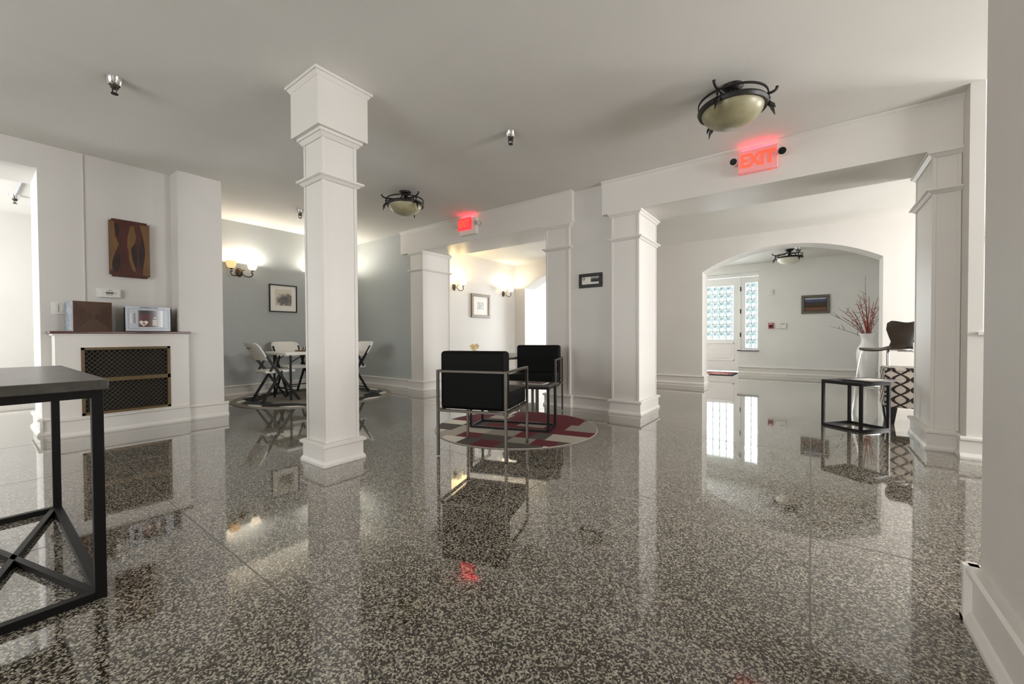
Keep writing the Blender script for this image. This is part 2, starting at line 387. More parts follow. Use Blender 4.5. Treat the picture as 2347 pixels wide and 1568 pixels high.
cp = pillar('free-standing square white column in the middle of the room', -2.795, -2.545, 1.378, 1.622, 2.195, 1.905)
cp.name = 'column'; cp['category'] = 'column'
box('capital', 'trim_white', -.178, .178, -.178, .178, 2.195, CZ-.001, cp, .002)
b = MB(); ring(b, -.178, .178, -.178, .178, CZ-.045, CZ-.02, .002, .018); ring(b, -.178, .178, -.178, .178, CZ-.02, CZ-.001, .026, .026); b.build('crown_moulding', 'trim_white', cp)
BB = 2.178
pillar('square white pillar beside the blue-grey alcove wall', -5.14, -4.85, 4.21, 4.80, BB)
pillar('white pillar left of the small framed certificate', -2.61, -2.285, 4.215, 4.80, BB)
pillar('white pillar right of the small framed certificate', -1.765, -1.455, 4.21, 4.80, BB)
pillar('white pillar at the right end of the wide opening', .706, .853, 4.21, 4.80, BB)
def beam(label, x0, x1):
    t = thing('ceiling_beam', label, 'beam', ((x0+x1)/2, 4.5, BB)); h = (x1-x0)/2
    box('beam_body', 'trim_white', -h, h, -.31, .30, 0, CZ-BB-.001, t, .002)
    b = MB(); z = CZ-BB
    b.prism([(-.31, z-.05), (-.318, z-.03), (-.332, z-.014), (-.332, z-.001), (-.31, z-.001)], 0, -h, h); b.build('crown_moulding', 'trim_white', t)
beam('white beam under the distant exit sign', -5.36, -2.235)
beam('white beam under the near exit sign', -1.866, .855)

# ------------------------------------------------------------------ windows out of view that let the daylight in
def window_frame(name, axis, p, a0, a1, z0, z1, nx, label):
    b = MB(); t = .05
    def bx(u0, u1, w0, w1, th=.06):
        if axis == 0: b.box(p-th/2, p+th/2, u0, u1, w0, w1)
        else: b.box(u0, u1, p-th/2, p+th/2, w0, w1)
    bx(a0, a1, z0, z0+t); bx(a0, a1, z1-t, z1); bx(a0, a0+t, z0, z1); bx(a1-t, a1, z0, z1)
    for k in range(1, nx): u = a0+(a1-a0)*k/nx; bx(u-.018, u+.018, z0, z1, .04)
    bx(a0, a1, (z0+z1)/2-.02, (z0+z1)/2+.02, .045)
    f = struct(b.build(name, 'trim_white'), label)
    g = MB()
    if axis == 0: g.box(p-.003, p+.003, a0+t, a1-t, z0+t, z1-t)
    else: g.box(a0+t, a1-t, p-.003, p+.003, z0+t, z1-t)
    g.build('pane', 'window_glass', f); return f
window_frame('window_1', 1, -3.25, -3.7, -.7, .7, 2.2, 3, 'sash window in the wall behind the room')
window_frame('window_2', 1, -2.25, -8.3, -6.3, .55, 2.2, 2, 'sash window in the side room')
window_frame('window_3', 0, 4.25, 2.15, 3.75, .65, 2.2, 2, 'sash window at the end of the passage')
window_frame('window_4', 0, 4.25, 4.9, 8.3, .7, 2.25, 4, 'sash window beyond the pass-through')
window_frame('window_5', 1, 10.42, -4.45, -2.5, .6, 2.1, 2, 'sash window of the front wall')
# casing seen through the pass-through
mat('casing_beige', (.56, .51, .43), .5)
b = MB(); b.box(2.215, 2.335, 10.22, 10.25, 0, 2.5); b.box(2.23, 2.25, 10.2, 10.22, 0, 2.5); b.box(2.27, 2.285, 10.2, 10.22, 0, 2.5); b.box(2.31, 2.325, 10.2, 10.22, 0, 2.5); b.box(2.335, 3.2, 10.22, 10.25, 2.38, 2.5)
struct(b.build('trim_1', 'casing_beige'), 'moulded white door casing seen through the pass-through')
struct(box('trim_2', 'trim_white', .90, 4.2, 4.03, 4.22, .84, .862), 'white sill of the pass-through')

# ------------------------------------------------------------------ front door with glass blocks
def glazed(name, x0, x1, y, z0, z1, gx0, gx1, gz0, gz1, nx, nz, label, panel):
    b = MB(); t = .045
    b.box(x0, gx0, y-t/2, y+t/2, z0, z1); b.box(gx1, x1, y-t/2, y+t/2, z0, z1)
    b.box(gx0, gx1, y-t/2, y+t/2, gz1, z1); b.box(gx0, gx1, y-t/2, y+t/2, z0, gz0)
    o = struct(b.build(name, 'door_white'), label)
    w = (gx1-gx0)/nx; h = (gz1-gz0)/nz; g = .017
    me = MB().box(-w/2+g/2, w/2-g/2, -.016, .016, -h/2+g/2, h/2-g/2).mesh('glass_block', 'glass_block')
    for i in range(nx):
        for j in range(nz):
            q = bpy.data.objects.new('glass_block', me); COL.objects.link(q); q.parent = o
            q.location = (gx0+w*(i+.5), y, gz0+h*(j+.5)); q.scale = (1, random.uniform(.95, 1.05), 1)
    mt = MB()
    for i in range(1, nx): mt.box(gx0+w*i-g/2, gx0+w*i+g/2, y-.02, y+.02, gz0, gz1)
    for j in range(1, nz): mt.box(gx0, gx1, y-.02, y+.02, gz0+h*j-g/2, gz0+h*j+g/2)
    mt.build('glazing_grid', 'door_white', o)
    if panel:
        p = MB(); px0, px1, pz0, pz1 = panel
        for (a, c, e, f) in ((px0, px1, pz0, pz0+.02), (px0, px1, pz1-.02, pz1), (px0, px0+.02, pz0, pz1), (px1-.02, px1, pz0, pz1)): p.box(a, c, y-t/2-.012, y-t/2, e, f)
        p.box(px0+.05, px1-.05, y-t/2-.006, y-t/2, pz0+.05, pz1-.05)
        p.build('door_panel', 'door_white', o)
    return o
YD = 10.42
d1 = glazed('door_1', -2.24, -1.285, YD, .02, 2.15, -2.13, -1.425, .745, 1.97, 5, 7, 'white front door with a grid of glass blocks', (-2.14, -1.41, .26, .67))
for z in (.85, 1.38, 1.88): box('hinge', 'black_metal', -1.292, -1.272, YD-.04, YD-.02, z-.05, z+.05, d1)
hd = MB(); hd.tube([(-2.19, YD-.02, 1.0), (-2.19, YD-.07, 1.0), (-2.08, YD-.075, 1.0)], .011); hd.build('door_handle', 'steel', d1, True)
d2 = glazed('window_6', -1.275, -.925, YD, .51, 2.15, -1.185, -.955, .56, 2.01, 2, 8, 'narrow glass-block sidelight beside the front door', None)
box('window_sill', 'rubber', -1.33, -.91, 10.22, YD-.02, .492, .507, d2)
b = MB(); b.box(-2.36, -2.245, YD-.05, YD+.05, 0, 2.235); b.box(-2.36, -.925, YD-.05, YD+.05, 2.155, 2.235); b.box(-1.3, -1.277, YD-.035, YD+.05, .5, 2.155); struct(b.build('trim_3', 'door_white'), 'white frame around front door and sidelight')
m = thing('door_mat', 'dark red and black patterned door mat in front of the front door', 'mat', (-1.72, 9.83, 0))
pm = MB(); pm.box(-.55, .42, -.42, .36, 0, .012); pm.build('mat_backing', 'rubber', m, bevel=.004)
mat('mat_red', (.26, .04, .045), .95); vv = coords(M['mat_red']); n_ = noise(M['mat_red'], vv, 14, 2)
L(M['mat_red'], ramp(M['mat_red'], n_, [(.42, (.03, .01, .01)), (.5, (.34, .06, .06)), (.62, (.62, .35, .32))]), bsdf(M['mat_red']).inputs['Base Color'])
box('mat_pile', 'mat_red', -.50, .37, -.38, .31, .011, .017, m)
v = thing('floor_register', 'thin white floor vent along the foyer wall base', 'vent', (-.62, 10.15, 0))
box('vent_body', 'device_white', -.21, .21, -.045, .04, 0, .008, v)
for k in range(12): box('vent_slot', 'rubber', -.19+k*.033, -.172+k*.033, -.03, .025, .008, .0085, v)

# ================================================================== CEILING FIXTURES
def arc(c, r, a0, a1, n, plane):
    o = []
    for i in range(n+1):
        a = R(a0+(a1-a0)*i/n); u, w = r*math.cos(a), r*math.sin(a)
        o.append(plane(c[0]+u, c[1]+w))
    return o
def bez(p, n=14):
    o = []
    for i in range(n+1):
        t = i/n; a = [Vector(q) for q in p]
        while len(a) > 1: a = [a[k].lerp(a[k+1], t) for k in range(len(a)-1)]
        o.append(a[0])
    return o
def ceiling_light(label, loc, rz, glass, s=1.0):
    t = thing('ceiling_light', label, 'ceiling light', loc, rz)
    def sc(l): return [(r*s, z*s) for r, z in l]
    MB().lathe(sc([(0, 0), (.068, 0), (.068, -.008), (.060, -.022), (.045, -.034), (0, -.034)]), 28).build('canopy', 'bronze', t, True)
    MB().lathe(sc([(0, -.03), (.018, -.03), (.016, -.06), (.026, -.075), (.020, -.10), (.028, -.125), (.014, -.15), (0, -.15)]), 16).build('stem', 'bronze', t, True)
    MB().lathe(sc([(.205, -.094), (.213, -.094), (.213, -.106), (.205, -.106), (.205, -.094)]), 48).build('upper_ring', 'bronze', t, True)
    MB().lathe(sc([(.188, -.140), (.212, -.140), (.216, -.152), (.208, -.170), (.186, -.166), (.188, -.140)]), 48).build('rim_ring', 'bronze', t, True)
    prof = [(.190*math.cos(a), -.155-.118*math.sin(a)) for a in [R(90*i/12) for i in range(13)]]
    MB().lathe(sc(prof), 48).build('bowl', glass, t, True)
    for k in range(3):
        a = R(120*k+30); ca, sa = math.cos(a), math.sin(a)
        P = lambda r, z: (r*ca*s, r*sa*s, z*s)
        arm = bez([P(.03, -.03), P(.035, -.12), P(.12, -.085), P(.20, -.10), P(.235, -.10), P(.262, -.085), P(.262, -.058)], 18)
        o = MB().tube(arm, [.009*s]*16+[.0085*s, .010*s, .011*s], 8).build('arm', 'bronze', t, True)
        MB().tube(bez([P(.207, -.10), P(.222, -.12), P(.216, -.15)], 6), .008*s, 8).tube(bez([P(.170, -.105), P(.150, -.115), P(.155, -.145), P(.190, -.150)], 8), .006*s, 8).build('bracket', 'bronze', t, True)
        lf = MB()
        for dz in (-.07, 0, .07):
            c2, s2 = math.cos(a+dz), math.sin(a+dz); ln = .085 if dz == 0 else .045
            q = [(.214*c2, .214*s2, -.155), (.238*c2, .238*s2, -.155-ln*.55), (.250*c2, .250*s2, -.155-ln)]
            lf.tube([tuple(w*s for w in p) for p in q], [.007*s, .010*s, .002*s], 6)
        lf.build('leaf_finial', 'bronze', t, True)
    return t
ceiling_light('large dark bronze ceiling light with amber bowl beside the near exit sign', (-.44, 3.12, CZ), R(-15), 'amber_bowl', 1.0)
ceiling_light('dark bronze ceiling light with amber bowl between the column and the distant exit sign', (-3.82, 3.06, CZ), R(-35), 'amber_bowl', 1.0)
ceiling_light('dark bronze ceiling light with pale bowl in the foyer', (-.33, 8.98, FZ), R(40), 'pale_bowl', 1.0)

def sprinkler(label, loc, rz=0):
    t = thing('fire_sprinkler', label, 'sprinkler', loc, rz, 'ceiling sprinkler heads')
    MB().lathe([(0, 0), (.046, 0), (.044, -.008), (.034, -.042), (.030, -.046), (0, -.046)], 24).build('escutcheon', 'chrome', t, True)
    MB().lathe([(0, -.044), (.020, -.044), (.022, -.062), (.012, -.07), (0, -.07)], 16).build('body', 'steel', t, True)
    f = MB(); f.tube(bez([(-.018, 0, -.062), (-.024, 0, -.085), (0, 0, -.098)], 6), .004, 6); f.tube(bez([(.018, 0, -.062), (.024, 0, -.085), (0, 0, -.098)], 6), .004, 6)
    f.build('yoke', 'steel', t, True)
    MB().lathe([(0, -.097), (.019, -.097), (.019, -.101), (0, -.101)], 16).build('deflector', 'bronze', t, True)
    return t
s0 = sprinkler('chrome sprinkler head on the ceiling left of the column', (-3.655, .586, CZ), .4)
dup(s0, (-2.01, 2.70, CZ), .2, 'chrome sprinkler head on the ceiling above the two black armchairs')
dup(s0, (-5.50, 2.66, CZ), .8, 'sprinkler head peeking out beside the column near the alcove')
dup(s0, (-7.55, .34, CZ), .3, 'sprinkler head in the side room beyond the left doorway')
dup(s0, (-.20, 8.82, FZ), .1, 'small sprinkler head behind the foyer ceiling light')
sp = thing('sprinkler_pipe', 'thin pipe running from the side room sprinkler head', 'pipe', (-7.55, .34, CZ))
MB().tube([(.06, .0, -.012), (.9, .02, -.012)], .010).build('pipe', 'grey_metal', sp, True)

# ================================================================== EXIT SIGNS
def exit_sign(label, x0, x1, z0, z1, near):
    cx, cz = (x0+x1)/2, (z0+z1)/2; w, h = (x1-x0)/2, (z1-z0)/2
    t = thing('exit_sign', label, 'exit sign', (cx, 4.19, cz), 0, 'illuminated exit signs')
    box('housing', 'sign_white' if near else 'sign_body', -w, w, -.055, 0, -h, h, t, .006)
    if near:
        text('lettering', 'EXIT', h*1.62, 'red_letter', t, Matrix.Translation((0, -.057, -.002)) @ FY, .002, .80, .0055)
        MB().lathe([(0, 0), (.007, 0), (.007, -.012), (0, -.012)], 10, (w*.62, -.03, -h)).build('test_lamp', 'red_letter', t)
    else:
        box('red_panel', 'sign_red', -w*.98, w*.55, -.085, -.055, -h*.42, h*.96, t, .004)
        text('lettering', 'EXIT', h*1.15, 'red_letter', t, Matrix.Translation((-w*.2, -.0865, h*.27)) @ FY, .001, .72, .004)
    box('added_glow_strip', 'sign_added_glow', -w*.8, w*.8, -.056, -.03, h-.002, h+.003, t)  # unseen glowing strip added on the housing top to redden the ceiling
    for sx in (-1, 1):
        lb = MB(); c = (sx*(w+.032), -.075, h*.15)
        lb.tube([(sx*w, -.03, h*.15), (sx*(w+.03), -.035, h*.15)], .010)
        lb.tube([(c[0], -.03, c[2]), (c[0], -.065, c[2]), (c[0], -.085, c[2]-.004)], [.020, .030, .034], 16)
        o = lb.build('lamp_head', 'sign_body', t, True)
        MB().tube([(c[0], -.0855, c[2]-.004), (c[0], -.0885, c[2]-.005)], .029, 16).build('lamp_lens', 'dark_glass' if near else 'chrome', o, True)
    return t
exit_sign('large lit red and white exit sign below the big ceiling light', -.535, -.235, 2.29, 2.488, True)
exit_sign('small distant exit sign with a red panel on the far beam', -3.99, -3.68, 2.255, 2.485, False)

# ================================================================== WALL LAMPS
def sconce(label, loc, glass, two_dark=False, power=9, warm=(1, .85, .62)):
    t = thing('wall_sconce', label, 'wall lamp', loc, 0)
    pl = MB().lathe([(0, .028), (.02, .026), (.042, .014), (.05, 0), (0, 0)], 24)
    pl.v = [(z, x, y*1.35) for x, y, z in pl.v]; pl.build('backplate', 'bronze_light', t, True)
    for sy in (-1, 1):
        P = lambda u, z: (.04+.07*min(1, abs(u)/.13), sy*u, z)
        arm = bez([P(.02, .0), P(.03, -.075), P(.12, -.105), P(.175, -.06), P(.165, .02), P(.12, .025), P(.115, -.005), P(.128, -.012)], 22)
        a = MB().tube(arm, .0065, 8).tube(bez([P(.02, .0), P(.022, .03), P(.045, .045), P(.055, .025)], 8), .005, 8)
        a.lathe([(0, .018), (.010, .018), (.022, .03), (.028, .034), (.0, .036)], 16, (.11, sy*.135, 0)); a.build('scroll_arm', 'bronze', t, True)
        sh = MB().lathe([(.020, .036), (.042, .048), (.056, .075), (.062, .11), (.070, .135), (.066, .135), (.058, .11), (.052, .077), (.038, .053), (.018, .042)], 28, (.11, sy*.135, 0))
        sh.build('glass_shade', 'amber_glass' if (two_dark and sy < 0) else glass, t, True)
        l = bpy.data.lights.new('bulb', 'POINT'); l.energy = power*(.35 if (two_dark and sy < 0) else 1); l.color = warm; l.shadow_soft_size = .022
        o = bpy.data.objects.new('bulb', l); COL.objects.link(o); o.parent = t; o.location = (.11, sy*.135, .125)
    return t
sconce('two-arm bronze wall lamp left of the black-framed alcove print', (-6.75, 2.37, 1.80), 'sconce_glass', True, 5.5, (1, .93, .82))
sconce('wall lamp behind the column whose glow shows on both sides of it', (-6.75, 3.62, 1.80), 'sconce_glass', False, 8, (1, .93, .80))
sconce('glowing two-arm wall lamp left of the gilt-framed picture', (-5.45, 5.50, 1.78), 'sconce_glass_warm', False, 4, (1, .70, .28))
sconce('glowing two-arm wall lamp right of the gilt-framed picture', (-5.45, 7.02, 1.78), 'sconce_glass', False, 2.8, (1, .90, .70))

# ================================================================== PICTURES
def picture(name, label, cat, F, origin, w, h, frame, fwid, thick, mats, face='mat_board', inner=None, print_m='paper', depth_frame='flat'):
    t = thing(name, label, cat, (0, 0, 0)); t.matrix_world = Matrix.Translation(origin) @ F
    b = MB(); W2, H2 = w/2, h/2
    for (a, c, e, f) in ((-W2, W2, H2-fwid, H2), (-W2, W2, -H2, -H2+fwid), (-W2, -W2+fwid, -H2+fwid, H2-fwid), (W2-fwid, W2, -H2+fwid, H2-fwid)): b.box(a, c, e, f, 0, thick)
    b.build('frame', frame, t, bevel=.004)
    box('mount', face, -W2+fwid, W2-fwid, -H2+fwid, H2-fwid, 0, thick*.45, t)
    if inner:
        x0, x1, y0, y1 = inner; box('print', print_m, x0, x1, y0, y1, thick*.45, thick*.45+.001, t)
    return t
def print_mat(name, fn):
    m = mat(name, (.5, .5, .5), .6); fn(m); return m
def gradient_img(m, z_stops, mixn=.12, scale=20):
    v = coords(m); s = N(m, 'ShaderNodeSeparateXYZ'); L(m, v, s.inputs[0]); n = noise(m, v, scale, 4, .6)
    a = N(m, 'ShaderNodeMath'); a.operation = 'MULTIPLY_ADD'; L(m, n, a.inputs[0]); a.inputs[1].default_value = mixn; L(m, s.outputs[1], a.inputs[2])
    L(m, ramp(m, a.outputs[0], z_stops), bsdf(m).inputs['Base Color'])
# sketch: soft dark tree mass on cream paper
def sketch(m):
    v = coords(m); s = N(m, 'ShaderNodeMapping'); s.inputs['Location'].default_value = (-.13, .10, 0); s.inputs['Scale'].default_value = (3.4, 4.4, 1); L(m, v, s.inputs[0])
    ln = N(m, 'ShaderNodeVectorMath'); ln.operation = 'LENGTH'; L(m, s.outputs[0], ln.inputs[0])
    a = N(m, 'ShaderNodeMath'); a.operation = 'MULTIPLY_ADD'; L(m, noise(m, v, 18, 5, .7), a.inputs[0]); a.inputs[1].default_value = 1.0; L(m, ln.outputs['Value'], a.inputs[2])
    L(m, ramp(m, a.outputs[0], [(.5, (.09, .085, .08)), (.85, (.22, .20, .185)), (1.0, (.60, .56, .46)), (1.0, (.66, .62, .52))]), bsdf(m).inputs['Base Color'])
print_mat('print_tree', sketch)
def etch(m):
    v = coords(m); L(m, ramp(m, noise(m, v, 26, 4, .6), [(.4, (.42, .42, .42)), (.6, (.62, .62, .61)), (.7, (.75, .75, .74))]), bsdf(m).inputs['Base Color'])
print_mat('print_etching', etch)
print_mat('print_landscape', lambda m: gradient_img(m, [(0, (.05, .03, .01)), (.03, (.17, .08, .035)), (.075, (.15, .07, .03)), (.095, (.03, .022, .008)), (.155, (.055, .035, .012)), (.175, (.02, .02, .035)), (.20, (.075, .07, .14)), (.245, (.10, .095, .17)), (.255, (.5, .6, .63)), (1, (.5, .62, .66))], .03, 16))
picture('framed_print', 'black-framed square tree sketch with wide mat on the blue-grey wall', 'picture', FX, (-6.75, 2.98, 1.46), .42, .435, 'black_frame', .018, .022, None, inner=(-.125, .125, -.115, .145), print_m='print_tree')
picture('framed_print', 'gilt-framed small etching in a wide white mat between two lit wall lamps', 'picture', FX, (-5.45, 6.245, 1.465), .57, .48, 'gold_wood', .055, .035, None, inner=(-.10, .10, -.075, .075), print_m='print_etching')
M['print_photo'] = None
print_mat('print_photo', lambda m: gradient_img(m, [(0, (.02, .018, .017)), (.03, (.03, .027, .025)), (.04, (.36, .34, .34)), (.06, (.18, .17, .17)), (1, (.45, .43, .43))], .03, 40))
c = picture('framed_certificate', 'small dark-framed certificate on the wall between two pillars', 'picture', FY, (-2.037, 4.265, 1.482), .29, .162, 'black_frame', .038, .018, None, 'paper')
box('photo_inset', 'print_photo', .005, .105, -.018, .038, .0081, .0088, c)
MB().lathe([(.010, 0), (.016, 0), (.016, .001), (.010, .001)], 20, (-.083, .022, .0081)).build('round_seal', 'rubber', c)
pl = picture('landscape_painting', 'wood-framed landscape painting of blue hills on the foyer wall', 'painting', FY, (.068, 10.25, 1.461), .465, .378, 'frame_grey', .052, .03, None, 'rubber', (-.172, .172, -.13, .13), 'print_landscape')
for ob in pl.children:
    if ob.name.startswith('print'):
        ob.location.y = -.13
        for vtx in ob.data.vertices: vtx.co.y += .13
        mp_ = M['print_landscape']

# carved wood panel above the mantel
ap = thing('wood_art_panel', 'carved wooden art panel with wavy red and tan stripes above the mantel', 'wall art', (-5.38, .945, 1.715))
yw, zw = .145, .275
cut = .018
out = [(-yw+cut, -zw), (yw-cut, -zw), (yw-cut, -zw+cut), (yw, -zw+cut), (yw, zw-cut), (yw-cut, zw-cut), (yw-cut, zw), (-yw+cut, zw), (-yw+cut, zw-cut), (-yw, zw-cut), (-yw, -zw+cut), (-yw+cut, -zw+cut)]
MB().prism(out, 0, 0, .035).build('panel_back', 'art_red', ap, bevel=.003)
def strip(name, m, left, right, d):
    n = len(left); poly = left+right[::-1]
    MB().prism(poly, 0, .035, .035+d).build(name, m, ap)
def wave(pts, n=16):
    o = []
    for i in range(n+1):
        t = i/n*(len(pts)-1); k = min(int(t), len(pts)-2); f = t-k; f = f*f*(3-2*f)
        o.append((pts[k][0]*(1-f)+pts[k+1][0]*f, pts[k][1]*(1-f)+pts[k+1][1]*f))
    return o
zt, zb = zw-.028, -zw+.028
strip('tan_inlay', 'art_tan', [(-yw, zt-.0), (-yw, zb+.03)], [(-.11, zt), (-.105, .12), (-.078, .03), (-.11, -.06), (-.13, -.16), (-.125, zb+.03)][:6], .003)
strip('tan_inlay', 'art_tan', wave([(.005, zt-.02), (-.018, .11), (-.022, .02), (-.012, -.02), (-.01, -.10), (.012, -.20), (.03, zb+.03)]), wave([(.03, zt-.02), (.045, .13), (.036, .06), (.006, .01), (.012, -.06), (.03, -.14), (.04, zb+.03)]), .003)
strip('tan_inlay', 'art_tan', wave([(.07, zt), (.095, .13), (.108, .03), (.108, -.05), (.095, -.15), (.09, zb)]), [(yw, zt), (yw, zb)], .003)
strip('dark_inlay', 'art_dark', wave([(.013, .0), (.010, -.06), (.022, -.12), (.035, -.18)]), wave([(.04, .05), (.05, -.04), (.05, -.12), (.045, -.18)]), .003)
strip('dark_inlay', 'art_dark', wave([(.085, .09), (.07, -.02), (.07, -.12), (.085, -.19)]), wave([(.09, .12), (.107, .0), (.105, -.08), (.09, -.19)]), .003)
strip('dark_inlay', 'art_dark', wave([(-.10, -.07), (-.125, -.13), (-.12, -.2), (-.10, -.235)]), wave([(-.08, -.05), (-.072, -.13), (-.08, -.2), (-.09, -.235)]), .003)
strip('dark_inlay', 'art_dark', wave([(-.105, .23), (-.10, .15), (-.088, .10)]), wave([(-.085, .23), (-.075, .17), (-.082, .10)]), .003)
rw = struct(box('trim_4', 'trim_white', -5.38, -5.37, .630, .640, .92, CZ-.01), 'thin white cable raceway on the wall above the mantel')

# ================================================================== RADIATOR COVER AND MANTEL
rc = thing('radiator_cover', 'white radiator cover with a brass lattice grille below the mantel', 'radiator cover', (-5.12, .88, 0))
gy0, gy1, gz0, gz1 = -.305, .305, .165, .765
b = MB(); b.box(-.02, 0, -.455, gy0, .0, .885); b.box(-.02, 0, gy1, .455, 0, .885); b.box(-.02, 0, gy0, gy1, gz1, .885); b.box(-.02, 0, gy0, gy1, 0, gz0)
b.box(-.26, -.02, -.455, -.435, 0, .885); b.box(-.26, -.02, .37, .39, 0, .885); b.build('body', 'trim_white', rc)
box('inner_dark', 'rubber', -.10, -.08, gy0, gy1, gz0, gz1, rc)
b = MB(); fw_ = .022
for (a, c_, e, f) in ((gy0, gy1, gz1-fw_, gz1), (gy0, gy1, gz0, gz0+fw_), (gy0, gy0+fw_, gz0, gz1), (gy1-fw_, gy1, gz0, gz1), (gy0, gy1, .455, .49)): b.box(-.015, .004, a, c_, e, f)
gr = b.build('grille_frame', 'brass_grille', rc)
def lattice(z0, z1):
    b = MB(); y0, y1 = gy0+fw_, gy1-fw_; st = .036; k = 1.1
    for sgn in (1, -1):
        c0 = -2.0
        while c0 < 2.0:
            # line z = z0 + sgn*k*(y-c0)
            pts = []
            for y in (y0, y1):
                z = z0+sgn*k*(y-c0)
                if z0 <= z <= z1: pts.append((y, z))
            for z in (z0, z1):
                y = c0+(z-z0)/(sgn*k)
                if y0 < y < y1: pts.append((y, z))
            if len(pts) >= 2: b.bar((-.008+.002*sgn, *pts[0]), (-.008+.002*sgn, *pts[1]), .0042, .0042)
            c0 += st
    o = b.build('lattice', 'brass_dark', rc); return o
mat('brass_dark', (.06, .045, .024), .5, .2)
lattice(gz0+fw_, .455); lattice(.49, gz1-fw_)
b = MB(); prof = [(0, 0), (.030, 0), (.030, .014), (.018, .032), (.012, .036), (.012, .135), (.024, .140), (.024, .155), (0, .16)]
b.prism([(u, z) for u, z in prof], 1, -.455-.02, .455)
b.build('base_moulding', 'trim_white', rc)
MB().box(-.26, .022, -.485, .47, .888, .908).build('mantel_shelf', 'mantel_wood', rc, bevel=.004)
box('shelf_support', 'trim_white', -.26, .008, -.468, .458, .872, .888, rc)

MZT = .908
ws = thing('wooden_box', 'brown ribbed wooden speaker box with grey metal side on the mantel', 'speaker', (-5.235, .64, MZT), R(12))
box('cabinet', 'galvanised', -.09, .075, -.125, .125, 0, .262, ws, .003)
b = MB(); b.box(.074, .088, -.128, .128, 0, .265); b.build('front_panel', 'speaker_brown', ws)
b = MB()
for k in range(12):
    y = .122-.0098*k; z0, z1 = .008+.0098*k, .257-.0098*k; y = max(y, .003); w = .0022
    b.box(.088, .0905, -y, y, z0, z0+w); b.box(.088, .0905, -y, y, z1-w, z1); b.box(.088, .0905, -y, -y+w, z0, z1); b.box(.088, .0905, y-w, y, z0, z1)
b.build('concentric_ribs', 'speaker_brown', ws)
for z in (.03, .21): box('corner_clip', 'chrome', .05, .073, -.1275, -.125, z, z+.03, ws)

ad = thing('defibrillator_cabinet', 'grey defibrillator cabinet with red window on the right of the mantel', 'cabinet', (-5.22, 1.04, MZT))
box('case', 'art_dark', -.1, .03, -.155, .178, 0, .235, ad, .004)
b = MB(); b.box(.03, .045, -.166, .166, .003, .245); ft = b.build('door', 'grey_metal', ad, bevel=.004)
box('window_panel', 'red_window', .045, .0465, -.072, .108, .045, .205, ad) if 'red_window' in M else None
mat('red_window', (.085, .006, .012), .12); mat('red_window_dark', (.022, .006, .01), .12)
box('window_panel', 'red_window', .045, .047, -.075, .105, .045, .205, ft)
box('window_dark_band', 'red_window_dark', .047, .0475, .03, .105, .045, .205, ft); box('window_dark_band', 'red_window_dark', .047, .0475, -.075, .03, .17, .205, ft)  # darker red areas along the top and one side of the window
box('alarm_panel', 'dark_glass', .045, .047, -.135, -.098, .078, .178, ft)
hp = []
for i in range(28):
    tt = 2*math.pi*i/28; hp.append((-.038+.0022*16*math.sin(tt)**3*.92, .082+.0020*(13*math.cos(tt)-5*math.cos(2*tt)-2*math.cos(3*tt)-math.cos(4*tt))))
MB().prism(hp, 0, .0475, .0485).build('heart_symbol', 'paper', ft)
MB().prism([(-.048, .09), (-.022, .082), (-.032, .076), (-.024, .06), (-.05, .079), (-.040, .083)], 0, .0485, .049).build('flash_symbol', 'red_plastic', ft)
b = MB(); b.box(.0475, .0485, .027, .06, .058, .115); b.lathe([(0, 0), (.011, 0), (.011, .014), (0, .014)], 14, (.048, .044, .126)); b.build('canister', 'paper', ft)
text('lettering', 'DEFIBRILLATOR', .019, 'rubber', ft, Matrix.Translation((.0455, .0, .231)) @ FX, .0005)
b = MB()
for (a, c_, e, f) in ((-.148, .148, .028, .0295), (-.148, .148, .2165, .218), (-.148, -.1465, .028, .218), (.1465, .148, .028, .218)): b.box(.045, .0456, a, c_, e, f)
b.build('door_seam', 'rubber', ft)

th = thing('thermostat', 'white wall thermostat with small dark display above the mantel', 'thermostat', (-5.38, .80, 1.272))
box('wall_plate', 'device_white', 0, .006, -.088, .085, -.045, .045, th, .003)
bb = box('body', 'device_white', .006, .03, -.075, .075, -.040, .040, th, .006)
box('display', 'dark_display', .03, .0305, -.028, .024, -.008, .014, bb) if 'dark_display' in M else None
mat('dark_display', (.09, .085, .07), .3)
box('display', 'dark_display', .030, .0308, -.028, .024, -.008, .014, bb)
for y, z in ((-.04, .003), (.036, .008), (.036, -.004), (-.02, -.018), (-.006, -.018), (.01, -.018)): box('button', 'rubber', .030, .0312, y-.004, y+.004, z-.002, z+.002, bb)
box('logo_mark', 'rubber', .030, .0306, -.014, .018, .026, .030, bb)
lsw = thing('light_switch', 'pale double light switch plate left of the speaker box', 'light switch', (-5.38, .49, 1.115))
box('plate', 'device_white', 0, .006, -.06, .04, -.055, .055, lsw, .003)
for y in (-.03, .012): box('rocker', 'white_plastic', .006, .011, y-.012, y+.012, -.03, .03, lsw, .002)

